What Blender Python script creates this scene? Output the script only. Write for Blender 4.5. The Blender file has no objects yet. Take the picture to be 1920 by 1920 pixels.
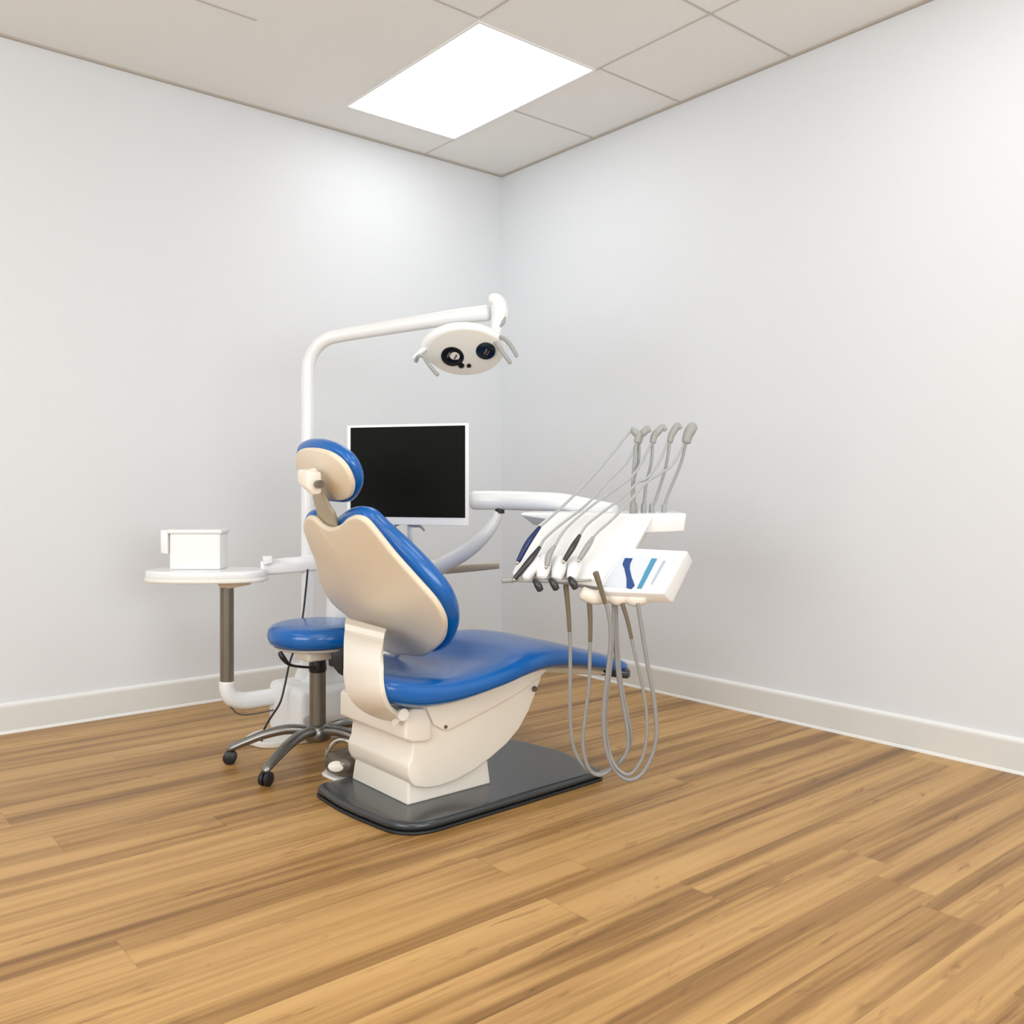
import bpy, bmesh, math, random
from mathutils import Vector, Matrix

# ------------------------------------------------------------------ camera, world, light, exposure
scn = bpy.context.scene
COL = scn.collection
F = 1710.0; CAMH = 1.05
_n = math.hypot(.767, .642); CC = .767/_n; SS = .642/_n          # heading of the camera in the room
cam_d = bpy.data.cameras.new('camera'); cam = bpy.data.objects.new('camera', cam_d); COL.objects.link(cam)
cam_d.sensor_width = 36; cam_d.lens = F/1920*36; cam_d.shift_y = -48/1920
cam.location = (0, 0, CAMH); cam.rotation_euler = (math.pi/2, 0, math.atan2(-SS, CC))
scn.camera = cam
w = bpy.data.worlds.new('world'); scn.world = w; w.use_nodes = True
w.node_tree.nodes['Background'].inputs[0].default_value = (1, 1, 1, 1)
w.node_tree.nodes['Background'].inputs[1].default_value = 0.3
vs = scn.view_settings
vs.view_transform = 'Standard'; vs.look = 'None'; vs.gamma = 1; vs.use_curve_mapping = False
vs.exposure = 0.34
PANEL_E = 2.9
def fill_light(loc, rot, sx, sy, e):  # cool area lamp added out of view to even out the room brightness
    la = bpy.data.lights.new('added_fill_light', 'AREA'); la.shape = 'RECTANGLE'; la.size = sx; la.size_y = sy; la.energy = e; la.color = (.91, .96, 1.0)
    lo = bpy.data.objects.new('added_fill_light', la); COL.objects.link(lo); lo.location = loc; lo.rotation_euler = rot
fill_light((.6, -2.56, 1.6), (math.pi/2, 0, 0), 3.2, 1.5, 69)
fill_light((-2.56, .9, 1.6), (math.pi/2, 0, -math.pi/2), 3.0, 1.5, 64)

PANELS = [(2.305, 2.965, 2.972, 4.045), (-1.15, 2.335, -.48, 3.53), (.215, .46, .885, 1.68), (2.305, .46, 2.972, 1.68),
          (.215, -1.4, .885, -.2), (-1.15, -.8, -.48, .4)]

# ------------------------------------------------------------------ room coordinates
# x runs along the left wall to the corner, y along the right wall to the corner
WX = 3.566; WY = 4.359; WZ = 2.965; BX = -2.6; BY = -2.6
def W(X, Z, z): return Vector((X*CC+Z*SS, -X*SS+Z*CC, z))      # sideways, depth, height as seen from the door
def at(px, py, Z): return W((px-960)/F*Z, Z, CAMH-(py-912)/F*Z)
def ray(px, py):
    x = (px-960)/F
    return Vector((x*CC+SS, -x*SS+CC, -(py-912)/F))
def onplane(px, py, p, n):
    d = ray(px, py); o = Vector((0, 0, CAMH)); p = Vector(p); n = Vector(n)
    return o+d*((p-o).dot(n)/d.dot(n))

# ------------------------------------------------------------------ materials
def mat(name, col, rough=.5, metal=0, coat=0, spec=.5, bump=0, bscale=80, var=0):
    m = bpy.data.materials.new(name); m.use_nodes = True
    nt = m.node_tree; b = nt.nodes['Principled BSDF']
    b.inputs['Base Color'].default_value = (*col, 1); b.inputs['Roughness'].default_value = rough
    b.inputs['Metallic'].default_value = metal; b.inputs['Coat Weight'].default_value = coat
    b.inputs['Coat Roughness'].default_value = .1
    b.inputs['Specular IOR Level'].default_value = spec
    if bump or var:
        tc = nt.nodes.new('ShaderNodeTexCoord'); nz = nt.nodes.new('ShaderNodeTexNoise')
        nz.inputs['Scale'].default_value = bscale; nz.inputs['Detail'].default_value = 4
        nt.links.new(tc.outputs['Object'], nz.inputs['Vector'])
        if bump:
            bp = nt.nodes.new('ShaderNodeBump'); bp.inputs['Strength'].default_value = bump; bp.inputs['Distance'].default_value = .002
            nt.links.new(nz.outputs['Fac'], bp.inputs['Height']); nt.links.new(bp.outputs['Normal'], b.inputs['Normal'])
        if var:
            mx = nt.nodes.new('ShaderNodeMix'); mx.data_type = 'RGBA'
            mx.inputs[6].default_value = (*[c*(1-var) for c in col], 1); mx.inputs[7].default_value = (*[min(1, c*(1+var)) for c in col], 1)
            nt.links.new(nz.outputs['Fac'], mx.inputs[0]); nt.links.new(mx.outputs[2], b.inputs['Base Color'])
    return m
M = {}
M['wall'] = mat('wall_paint', (.76, .782, .805), .6, spec=.2, bump=.15, bscale=220, var=.01)
M['ceil'] = mat('ceiling_tile', (.88, .885, .86), .9, spec=.1, bump=.3, bscale=160, var=.015)
M['grid'] = mat('ceiling_grid', (.55, .53, .49), .6)
M['angle'] = mat('wall_angle', (.50, .46, .40), .6)
M['base'] = mat('baseboard_paint', (.74, .745, .71), .4, bump=.05)
M['cap'] = mat('baseboard_edge', (.84, .84, .82), .4, bump=.05)
M['blue'] = mat('blue_vinyl', (.0005, .118, .43), .22, coat=.2, spec=.5, bump=.06, bscale=500, var=.04)
M['cream'] = mat('cream_plastic', (.86, .80, .70), .35, coat=.15, var=.01, bscale=8)
M['shell'] = mat('beige_shell', (.80, .69, .53), .4, coat=.1, var=.01, bscale=8)
M['rim'] = mat('pale_shell_rim', (.86, .84, .78), .35)
M['white'] = mat('white_enamel', (.88, .89, .885), .25, coat=.2, var=.01, bscale=10)
M['white2'] = mat('white_plastic', (.88, .88, .87), .4, var=.01, bscale=10)
M['stem'] = mat('olive_grey_metal', (.46, .41, .30), .35, metal=.2, var=.02)
M['tan'] = mat('tan_plastic', (.62, .52, .38), .45, var=.02, bscale=20)
M['black'] = mat('black_plastic', (.012, .012, .014), .4, var=.05)
M['screen'] = mat('black_screen', (.0065, .0065, .005), .55, spec=.08, var=.05, bscale=3)
M['char'] = mat('charcoal_plastic', (.030, .037, .040), .24, coat=.3, var=.06, bscale=12)
M['charedge'] = mat('black_rubber_edge', (.012, .013, .014), .5)
M['pole'] = mat('taupe_metal', (.20, .175, .14), .35, metal=.55, var=.05, bscale=30)
M['steel'] = mat('brushed_steel', (.27, .265, .25), .28, metal=.9, var=.05, bscale=40)
M['chrome'] = mat('chrome', (.75, .74, .72), .12, metal=1)
M['greyhose'] = mat('grey_hose', (.30, .295, .285), .35, bump=.1, bscale=900, var=.04)
M['palehose'] = mat('pale_grey_hose', (.42, .44, .43), .4, var=.04)
M['hosegrip'] = mat('olive_hose_sleeve', (.17, .145, .09), .4, var=.05)
M['whip'] = mat('grey_whip', (.36, .37, .355), .4, var=.05, bscale=30)
M['darktool'] = mat('dark_tool', (.06, .062, .06), .3, metal=.5)
M['bluetool'] = mat('navy_tool', (.02, .035, .12), .3, metal=.3)
M['inset'] = mat('pale_blue_panel', (.66, .70, .74), .3)
M['navy'] = mat('navy_print', (.004, .05, .22), .4)
M['teal'] = mat('teal_print', (.05, .27, .45), .4)
M['pale'] = mat('pale_print', (.42, .50, .58), .4)
M['face'] = mat('light_face', (.76, .74, .66), .25, coat=.3)
M['lens'] = mat('dark_reflector', (.012, .012, .008), .1, metal=.3)
M['lensb'] = mat('navy_reflector', (.008, .018, .03), .1, metal=.3)
M['bronze'] = mat('bronze_plastic', (.16, .13, .10), .3, metal=.4)
m = bpy.data.materials.new('light_diffuser'); m.use_nodes = True; nt = m.node_tree
b = nt.nodes['Principled BSDF']; b.inputs['Base Color'].default_value = (.9, .9, .9, 1)
b.inputs['Emission Color'].default_value = (.97, .985, 1, 1); b.inputs['Emission Strength'].default_value = PANEL_E
M['diff'] = m

def floor_mat():
    m = bpy.data.materials.new('oak_planks'); m.use_nodes = True; nt = m.node_tree; N = nt.nodes; L = nt.links
    b = N['Principled BSDF']
    def n(t, **k):
        x = N.new(t)
        for a, v in k.items(): setattr(x, a, v)
        return x
    def math_(op, a, bb=None):
        x = n('ShaderNodeMath', operation=op)
        for i, v in enumerate((a, bb)):
            if v is None: continue
            if isinstance(v, (int, float)): x.inputs[i].default_value = v
            else: L.new(v, x.inputs[i])
        return x.outputs[0]
    tc = n('ShaderNodeTexCoord'); sp = n('ShaderNodeSeparateXYZ'); L.new(tc.outputs['Object'], sp.inputs[0])
    PW = .158
    yy = math_('DIVIDE', math_('ADD', sp.outputs[1], 20*PW-2.045+13*PW), PW)
    row = math_('FLOOR', yy)
    wn = n('ShaderNodeTexWhiteNoise', noise_dimensions='1D'); L.new(row, wn.inputs['W'])
    xx = math_('ADD', math_('DIVIDE', math_('ADD', sp.outputs[0], 20.0), 1.9), wn.outputs['Value'])
    colx = math_('FLOOR', xx)
    idv = n('ShaderNodeCombineXYZ'); L.new(row, idv.inputs[0]); L.new(colx, idv.inputs[1])
    wn2 = n('ShaderNodeTexWhiteNoise', noise_dimensions='2D'); L.new(idv.outputs[0], wn2.inputs['Vector'])
    # grain, stretched along the planks and shifted per plank
    sh = math_('MULTIPLY', wn2.outputs['Value'], 37.0)
    def grain(sx, sy, detail, dist, rough=.55):
        cb = n('ShaderNodeCombineXYZ'); L.new(math_('MULTIPLY', sp.outputs[0], sx), cb.inputs[0])
        L.new(math_('MULTIPLY', sp.outputs[1], sy), cb.inputs[1]); L.new(sh, cb.inputs[2])
        z = n('ShaderNodeTexNoise'); z.inputs['Scale'].default_value = 1; z.inputs['Detail'].default_value = detail
        z.inputs['Distortion'].default_value = dist; z.inputs['Roughness'].default_value = rough
        L.new(cb.outputs[0], z.inputs['Vector']); return z.outputs['Fac']
    g1 = grain(.42, 10.5, 5, .5, .55); g2 = grain(1.6, 60, 4, .3); g3 = grain(2.6, 15, 3, 2.4, .6)
    ramp = n('ShaderNodeValToRGB')
    e = ramp.color_ramp.elements
    e[0].position = .30; e[0].color = (.17, .078, .022, 1)
    e[1].position = .72; e[1].color = (.63, .385, .145, 1)
    for p, c in ((.41, (.30, .155, .046)), (.49, (.44, .245, .082)), (.57, (.56, .325, .118))):
        x = e.new(p); x.color = (*c, 1)
    f = math_('ADD', math_('MULTIPLY', g1, .74), math_('MULTIPLY', g2, .26))
    f = math_('ADD', f, math_('MULTIPLY', math_('SUBTRACT', wn2.outputs['Value'], .5), .07))
    L.new(f, ramp.inputs[0])
    # knots and cathedral figure: distorted blotches, rare
    kr = n('ShaderNodeValToRGB'); kr.color_ramp.elements[0].position = .60; kr.color_ramp.elements[1].position = .74
    L.new(g3, kr.inputs[0])
    mx = n('ShaderNodeMix', data_type='RGBA', blend_type='MULTIPLY'); L.new(math_('MULTIPLY', kr.outputs[0], .7), mx.inputs[0])
    L.new(ramp.outputs[0], mx.inputs[6]); mx.inputs[7].default_value = (.50, .42, .36, 1)
    # seams
    fy = math_('FRACT', yy); fx = math_('FRACT', xx)
    sy = math_('LESS_THAN', math_('MINIMUM', fy, math_('SUBTRACT', 1, fy)), .008)
    sx = math_('LESS_THAN', math_('MINIMUM', fx, math_('SUBTRACT', 1, fx)), .0012)
    seam = math_('MAXIMUM', sy, sx)
    m2 = n('ShaderNodeMix', data_type='RGBA', blend_type='MULTIPLY'); L.new(math_('MULTIPLY', seam, .16), m2.inputs[0])
    L.new(mx.outputs[2], m2.inputs[6]); m2.inputs[7].default_value = (.35, .25, .16, 1)
    L.new(m2.outputs[2], b.inputs['Base Color'])
    rr = n('ShaderNodeMapRange'); rr.inputs[3].default_value = .30; rr.inputs[4].default_value = .48; L.new(g2, rr.inputs[0])
    L.new(rr.outputs[0], b.inputs['Roughness']); b.inputs['Specular IOR Level'].default_value = .35
    bp = n('ShaderNodeBump'); bp.inputs['Strength'].default_value = .12; bp.inputs['Distance'].default_value = .002
    L.new(g2, bp.inputs['Height']); L.new(bp.outputs[0], b.inputs['Normal'])
    return m
M['floor'] = floor_mat()

# ------------------------------------------------------------------ object helpers
def obj(name, bm, m, parent=None, smooth=True, angle=40, bevel=0, seg=3):
    if bevel:
        bmesh.ops.remove_doubles(bm, verts=bm.verts, dist=1e-5)
        bmesh.ops.recalc_face_normals(bm, faces=bm.faces)
        es = [e for e in bm.edges if len(e.link_faces) == 2 and e.calc_face_angle(0) > math.radians(28)]
        bmesh.ops.bevel(bm, geom=es, offset=bevel, segments=seg, profile=.5, affect='EDGES', clamp_overlap=True)
    bmesh.ops.recalc_face_normals(bm, faces=bm.faces)
    me = bpy.data.meshes.new(name); 
    o = bpy.data.objects.new(name, me)
    if parent:
        mw = parent.matrix_world.copy() if parent.type != 'MESH' else parent.matrix_world.copy()
        inv = world_of(parent).inverted()
        bmesh.ops.transform(bm, matrix=inv, verts=bm.verts)
        o.parent = parent
    bm.to_mesh(me); bm.free()
    ms = m if isinstance(m, (list, tuple)) else [m]
    for x in ms: me.materials.append(x)
    if smooth:
        me.shade_smooth(); me.set_sharp_from_angle(angle=math.radians(angle))
    COL.objects.link(o)
    return o
def world_of(o):
    mtx = o.matrix_basis.copy()
    while o.parent: o = o.parent; mtx = o.matrix_basis @ mtx
    return mtx
def tag(o, label, cat, group=None):
    o['label'] = label; o['category'] = cat
    if group: o['group'] = group
    return o
def thing(name, label, cat, loc, group=None):
    o = bpy.data.objects.new(name, None); COL.objects.link(o); o.location = loc; o.empty_display_size = .1
    return tag(o, label, cat, group)
def struct(name, bm, m, parent=None, **k):
    o = obj(name, bm, m, parent, **k)
    if not parent: o['kind'] = 'structure'
    return o
def box_bm(x0, y0, z0, x1, y1, z1, bm=None):
    bm = bm or bmesh.new()
    r = bmesh.ops.create_cube(bm, size=1, matrix=Matrix.Translation(((x0+x1)/2, (y0+y1)/2, (z0+z1)/2)) @ Matrix.Diagonal((x1-x0, y1-y0, z1-z0, 1)))
    return bm
def hull_bm(pts, bm=None):
    bm = bm or bmesh.new()
    vs_ = [bm.verts.new(p) for p in pts]
    r = bmesh.ops.convex_hull(bm, input=vs_)
    bmesh.ops.dissolve_limit(bm, angle_limit=math.radians(3), verts=bm.verts, edges=bm.edges)
    return bm
def crom(pts, n, closed=False):
    P = [Vector(p) for p in pts]; k = len(P); out = []
    rng = range(k) if closed else range(k-1)
    for i in rng:
        if closed: a, b_, c, d = P[(i-1) % k], P[i], P[(i+1) % k], P[(i+2) % k]
        else: a, b_, c, d = P[max(i-1, 0)], P[i], P[i+1], P[min(i+2, k-1)]
        for j in range(n):
            t = j/n
            out.append(.5*((2*b_)+(c-a)*t+(2*a-5*b_+4*c-d)*t*t+(3*b_-a-3*c+d)*t**3))
    if not closed: out.append(P[-1].copy())
    return out
def tube_bm(pts, r, seg=14, sub=6, bm=None, smooth=True, sq=(1, 1), round_end=True):
    """swept tube; r is a radius or one per control point"""
    bm = bm or bmesh.new()
    rad = r if isinstance(r, (list, tuple)) else [r]*len(pts)
    Q = [(*p, rr) for p, rr in zip(pts, rad)]
    if smooth and len(pts) > 2 and sub > 1:
        P4 = crom([Vector(q) for q in Q], sub)
    else: P4 = [Vector(q) for q in Q]
    P = [Vector(p[:3]) for p in P4]; R = [p[3] for p in P4]
    if round_end:
        def capp(P, R, end):
            i, j = (0, 1) if end == 0 else (-1, -2)
            d = (P[i]-P[j]).normalized(); extra = []
            for a in (30, 60, 85):
                extra.append((P[i]+d*R[i]*.5*math.sin(math.radians(a)), R[i]*math.cos(math.radians(a))))
            return extra
        a = capp(P, R, 0); c = capp(P, R, 1)
        P = [x[0] for x in reversed(a)]+P+[x[0] for x in c]; R = [x[1] for x in reversed(a)]+R+[x[1] for x in c]
    T = []
    for i in range(len(P)):
        t = (P[min(i+1, len(P)-1)]-P[max(i-1, 0)]); T.append(t.normalized() if t.length > 1e-9 else Vector((0, 0, 1)))
    up = Vector((0, 0, 1)) if abs(T[0].z) < .9 else Vector((1, 0, 0))
    nrm = T[0].cross(up).normalized(); rings = []
    for i in range(len(P)):
        nrm = (nrm-T[i]*nrm.dot(T[i])).normalized(); bi = T[i].cross(nrm)
        rings.append([bm.verts.new(P[i]+(nrm*math.cos(a)*sq[0]+bi*math.sin(a)*sq[1])*R[i]) for a in [2*math.pi*k/seg for k in range(seg)]])
    for a, c in zip(rings, rings[1:]):
        for k in range(seg): bm.faces.new((a[k], a[(k+1) % seg], c[(k+1) % seg], c[k]))
    bm.faces.new(rings[0]); bm.faces.new(list(reversed(rings[-1])))
    return bm
def lathe_bm(prof, c, axis=(0, 0, 1), seg=40, bm=None):
    """prof: (radius, height) along the axis"""
    bm = bm or bmesh.new(); q = Vector((0, 0, 1)).rotation_difference(Vector(axis).normalized()); c = Vector(c); rings = []
    for r, h in prof:
        if r < 1e-6: rings.append([bm.verts.new(c+q @ Vector((0, 0, h)))])
        else: rings.append([bm.verts.new(c+q @ Vector((r*math.cos(2*math.pi*k/seg), r*math.sin(2*math.pi*k/seg), h))) for k in range(seg)])
    for a, b_ in zip(rings, rings[1:]):
        for k in range(seg):
            f = [a[k % len(a)], a[(k+1) % len(a)], b_[(k+1) % len(b_)], b_[k % len(b_)]]
            f = list(dict.fromkeys(f))
            if len(f) > 2: bm.faces.new(f)
    if len(rings[0]) > 1: bm.faces.new(rings[0])
    if len(rings[-1]) > 1: bm.faces.new(list(reversed(rings[-1])))
    return bm
def slab_bm(outline, c0, c1, r, fmap, sub=5, crown0=0, crown1=0, steps=5, bm=None, inner=7, edge_mat=None):
    """a padded plate: outline (a, b) closed, faces at c0 and c1 with rounded rim r, bulged by the crowns, mapped to the room by fmap"""
    bm = bm or bmesh.new()
    O = crom([Vector((p[0], p[1])) for p in outline], sub, closed=True); k = len(O)
    area = sum(O[i].x*O[(i+1) % k].y-O[(i+1) % k].x*O[i].y for i in range(k))
    sgn = 1 if area > 0 else -1
    NN = []
    for i in range(k):
        t = (O[(i+1) % k]-O[i-1]); NN.append(Vector((t.y, -t.x)).normalized()*sgn)
    cen = Vector((sum(p.x for p in O)/k, sum(p.y for p in O)/k))
    rings = []
    def ring(inset, s, c):
        vs_ = []
        for p, n in zip(O, NN):
            q = p-n*inset; q = cen+(q-cen)*s
            vs_.append(bm.verts.new(fmap(q.x, q.y, c)))
        rings.append(vs_)
    rr = min(r, abs(c1-c0)/2*.999)
    for i in range(1, inner+1):
        s = i/inner*.97+.0; ring(rr, s, c0-crown0*(1-s*s))
    for j in range(steps+1):
        a = math.pi/2*j/steps; ring(rr*(1-math.sin(a)), 1, c0+rr*(1-math.cos(a)))
    for j in range(steps+1):
        a = math.pi/2*j/steps; ring(rr*(1-math.cos(a)), 1, c1-rr+rr*math.sin(a))
    for i in range(inner, 0, -1):
        s = i/inner*.97; ring(rr, s, c1+crown1*(1-s*s))
    for a, b_ in zip(rings, rings[1:]):
        for i in range(k):
            bm.faces.new((a[i], a[(i+1) % k], b_[(i+1) % k], b_[i]))
    for rg, c in ((rings[0], c0-crown0), (rings[-1], c1+crown1)):
        v = bm.verts.new(fmap(cen.x, cen.y, c))
        for i in range(k): bm.faces.new((rg[i], rg[(i+1) % k], v))
    return bm
def flat(outline_xy, z0, z1, r, **k): return slab_bm(outline_xy, z0, z1, r, lambda a, b_, c: Vector((a, b_, c)), **k)
def prof_bm(pts_xz, y0, y1, sub=1, bm=None):
    """a side profile in (x, z) pushed through from y0 to y1"""
    bm = bm or bmesh.new()
    P = [Vector(p) for p in pts_xz]
    if sub > 1: P = crom(P, sub, closed=True)
    a = [bm.verts.new((p[0], y0, p[1])) for p in P]; b_ = [bm.verts.new((p[0], y1, p[1])) for p in P]
    n = len(P)
    for i in range(n): bm.faces.new((a[i], a[(i+1) % n], b_[(i+1) % n], b_[i]))
    bm.faces.new(list(reversed(a))); bm.faces.new(b_)
    return bm
def band_bm(pts, wdir, w0, w1, th, bm=None):
    """a bent strip: centre line pts, edges at w0 and w1 along wdir, thickness th"""
    bm = bm or bmesh.new(); P = crom(pts, 6); wd = Vector(wdir).normalized(); rows = []
    k = len(P)
    for i, p in enumerate(P):
        t = (P[min(i+1, k-1)]-P[max(i-1, 0)]).normalized(); n = t.cross(wd).normalized(); f = i/(k-1)
        a = w0(f) if callable(w0) else w0; b_ = w1(f) if callable(w1) else w1
        rows.append([bm.verts.new(q) for q in (p+wd*a-n*th/2, p+wd*b_-n*th/2, p+wd*b_+n*th/2, p+wd*a+n*th/2)])
    for a, b_ in zip(rows, rows[1:]):
        for j in range(4): bm.faces.new((a[j], a[(j+1) % 4], b_[(j+1) % 4], b_[j]))
    bm.faces.new(rows[0]); bm.faces.new(list(reversed(rows[-1])))
    return bm

# ------------------------------------------------------------------ room shell
T = .08
struct('floor', box_bm(BX, BY, -T, WX, WY, 0), M['floor'], smooth=False)
struct('ceiling', box_bm(BX, BY, WZ, WX, WY, WZ+T), M['ceil'], smooth=False)
struct('wall_left', box_bm(BX, WY, -T, WX+T, WY+T, WZ+T), M['wall'], smooth=False)
struct('wall_right', box_bm(WX, BY, -T, WX+T, WY, WZ+T), M['wall'], smooth=False)
struct('wall_back', box_bm(BX-T, BY-T, -T, WX+T, BY, WZ+T), M['wall'], smooth=False)
struct('wall_far', box_bm(BX-T, BY, -T, BX, WY+T, WZ+T), M['wall'], smooth=False)
def baseboard(name, p0, p1, inward):
    p0 = Vector(p0); p1 = Vector(p1); n = Vector(inward)
    def ext(prof):
        bm = bmesh.new()
        a = [bm.verts.new(p0+n*d+Vector((0, 0, z))) for d, z in prof]; b_ = [bm.verts.new(p1+n*d+Vector((0, 0, z))) for d, z in prof]
        k = len(prof)
        for i in range(k): bm.faces.new((a[i], a[(i+1) % k], b_[(i+1) % k], b_[i]))
        bm.faces.new(a); bm.faces.new(list(reversed(b_))); return bm
    o = struct(name, ext([(0, .012), (.014, .012), (.014, .112), (.012, .118), (0, .118)]), M['base'], smooth=False)
    c = obj('cap_edge', ext([(0, .1181), (.013, .1181), (.010, .124), (.004, .130), (0, .130)]), M['cap'], o, smooth=False)
    c2 = obj('shoe_edge', ext([(0, 0), (.020, 0), (.018, .007), (.0145, .0119), (0, .0119)]), M['cap'], o, smooth=False)
    return o
def added_window(name, c, u, w_, h_):  # unseen frame without a pane, added around a fill lamp
    c = Vector(c); u = Vector(u); n_ = Vector((abs(u.y), abs(u.x), 0)); bm = bmesh.new()
    def bar(a0, a1, z0, z1):
        p = c+u*a0; q_ = c+u*a1
        box_bm(min(p.x, q_.x), min(p.y, q_.y), c.z+z0, max(p.x, q_.x)+n_.x*.03, max(p.y, q_.y)+n_.y*.03, c.z+z1, bm)
    bar(-w_/2-.06, w_/2+.06, h_/2, h_/2+.06); bar(-w_/2-.06, w_/2+.06, -h_/2-.06, -h_/2)
    bar(-w_/2-.06, -w_/2, -h_/2, h_/2); bar(w_/2, w_/2+.06, -h_/2, h_/2)
    struct(name, bm, M['cap'], smooth=False)
added_window('added_window_1', (.6, BY, 1.6), (1, 0, 0), 3.2, 1.5)
added_window('added_window_2', (BX, .9, 1.6), (0, 1, 0), 3.0, 1.5)
baseboard('baseboard_left', (BX, WY, 0), (WX, WY, 0), (0, -1, 0))
baseboard('baseboard_right', (WX, BY, 0), (WX, WY-.021, 0), (-1, 0, 0))
# suspended ceiling: wall angles and tee bars
struct('trim_1', box_bm(BX, WY-.016, WZ-.008, WX, WY, WZ), M['angle'], smooth=False)
struct('trim_2', box_bm(WX-.016, BY, WZ-.008, WX, WY-.0165, WZ), M['angle'], smooth=False)
tn = 3
def tee(x0, y0, x1, y1, wd=.009):
    global tn
    bm = box_bm(min(x0, x1)-(wd/2 if x0 == x1 else 0), min(y0, y1)-(wd/2 if y0 == y1 else 0), WZ-.003,
                max(x0, x1)+(wd/2 if x0 == x1 else 0), max(y0, y1)+(wd/2 if y0 == y1 else 0), WZ)
    struct('trim_%d' % tn, bm, M['grid'], smooth=False); tn += 1
for y in (2.944, 2.315, 1.70, 1.08, .46):
    tee(2.99, y, WX-.017, y); tee(BX, y, 2.285, y)
    if y < 2.9: tee(2.295, y, 2.98, y)
tee(2.99, 3.553, WX-.017, 3.553); tee(BX, 3.545, 1.60, 3.545)
tee(2.985, 2.965, 2.985, BY); tee(2.290, 2.94, 2.290, BY)
tee(2.985, WY-.017, 2.985, 4.05, .004)
for x in (.90, .205, -.49, -1.185, -1.88): tee(x, 2.93, x, BY, .006)
tee(1.597, 2.93, 1.597, BY, .006)

# ceiling light panels: the visible one above the chair, the rest unseen and added as fill
def panel(x0, y0, x1, y1, label):
    t = thing('ceiling_light', label, 'ceiling light', ((x0+x1)/2, (y0+y1)/2, WZ), 'recessed ceiling light panels')
    obj('diffuser', box_bm(x0+.004, y0+.004, WZ-.006, x1-.004, y1-.004, WZ-.0005), M['diff'], t, smooth=False)
    bm = bmesh.new()
    for a in ((x0-.006, y0-.006, x1+.006, y0+.004), (x0-.006, y1-.004, x1+.006, y1+.006), (x0-.006, y0+.004, x0+.004, y1-.004), (x1-.004, y0+.004, x1+.006, y1-.004)):
        box_bm(a[0], a[1], WZ-.008, a[2], a[3], WZ-.0005, bm)
    obj('frame', bm, M['white2'], t, smooth=False)
LB = ['bright rectangular light panel recessed in the ceiling in front of the room corner',
      'added ceiling fill light panel over the far end of the left wall, outside the picture',
      'added ceiling fill light panel nearest the camera, outside the picture',
      'added ceiling fill light panel beside the right wall behind the camera, outside the picture',
      'added ceiling fill light panel over the back of the room, outside the picture',
      'added ceiling fill light panel in the rear left of the room, outside the picture']
for p, l in zip(PANELS, LB): panel(*p, l)

# ------------------------------------------------------------------ dental chair
CY = 2.605
chair = thing('dental_chair', 'reclining dental chair with blue vinyl upholstery and cream plastic body on a dark base plate', 'dental chair', (1.9, CY, 0))
# floor plate
def roundpoly(pts, rad, n=8):
    out = []; k = len(pts)
    for i in range(k):
        p = Vector(pts[i]); a = Vector(pts[i-1])-p; b_ = Vector(pts[(i+1) % k])-p; r = rad[i] if isinstance(rad, (list, tuple)) else rad
        A = p+a.normalized()*r; B = p+b_.normalized()*r
        for j in range(n+1):
            t = j/n; out.append(tuple(A*(1-t)**2+p*2*t*(1-t)+B*t*t))
        L_ = Vector(pts[(i+1) % k])-b_.normalized()*(rad[(i+1) % k] if isinstance(rad, (list, tuple)) else rad)
        for j in range(1, 6): out.append(tuple(B+(L_-B)*j/6))
    return out
pl = roundpoly([(1.495, 2.268), (2.345, 2.288), (2.40, 2.56), (2.36, 2.82), (1.475, 2.815), (1.458, 2.60)], [.13, .03, .06, .05, .05, .10])
obj('base_plate', flat(pl, .010, .036, .014, sub=1), M['char'], chair)
obj('plate_edge', flat([(1.9+(x-1.9)*1.006, CY+(y-CY)*1.010) for x, y in pl], .0, .0099, .004, sub=1), M['charedge'], chair)
# pedestal
bm = bmesh.new()
b0 = [(1.605, 2.435), (1.945, 2.435), (1.945, 2.785), (1.605, 2.785)]; b1 = [(1.625, 2.452), (1.93, 2.452), (1.93, 2.768), (1.625, 2.768)]
hull_bm([(x, y, .034) for x, y in b0]+[(x, y, .20) for x, y in b1], bm)
obj('pedestal', bm, M['cream'], chair, bevel=.008)
body = [(1.607, .112), (1.622, .096), (1.668, .082), (1.72, .078), (1.79, .085), (1.86, .102), (1.93, .130), (2.0, .165), (2.055, .206), (2.10, .262), (2.135, .325), (2.165, .385),
        (2.05, .40), (1.85, .372), (1.62, .37), (1.60, .34), (1.605, .245), (1.613, .235), (1.607, .19), (1.594, .165), (1.596, .135)]
obj('lift_housing', prof_bm(body, 2.415, 2.795), M['cream'], chair, bevel=.009, angle=50)
col = [(1.572, .258), (1.60, .243), (1.655, .236), (1.680, .243), (1.672, .30), (1.650, .345), (1.60, .352), (1.574, .34)]
obj('collar', prof_bm(col, 2.398, 2.812), M['cream'], chair, bevel=.009, angle=50)
uf = [(1.655, .35), (1.685, .285), (1.72, .262), (1.745, .255), (1.80, .268), (1.95, .305), (2.08, .345), (2.165, .388), (2.18, .402), (2.10, .412), (1.95, .39), (1.80, .372), (1.70, .37)]
sf = obj('seat_frame', prof_bm(uf, 2.404, 2.806), M['cream'], chair, bevel=.006, angle=50)
for (px, py, yy, r) in ((836, 1363, 2.403, .007), (1004, 1292, 2.404, .010)):
    c = onplane(px, py, (0, yy, 0), (0, 1, 0))
    obj('screw_cap', lathe_bm([(r, .006), (r, .002), (r*.7, -.003), (0, -.003)], (c.x, yy, c.z), (0, 1, 0), seg=14), M['bronze'], chair)
c = onplane(1090/1920*560+600, 1160+905/1509*440, (0, 2.43, 0), (0, 1, 0))
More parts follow.
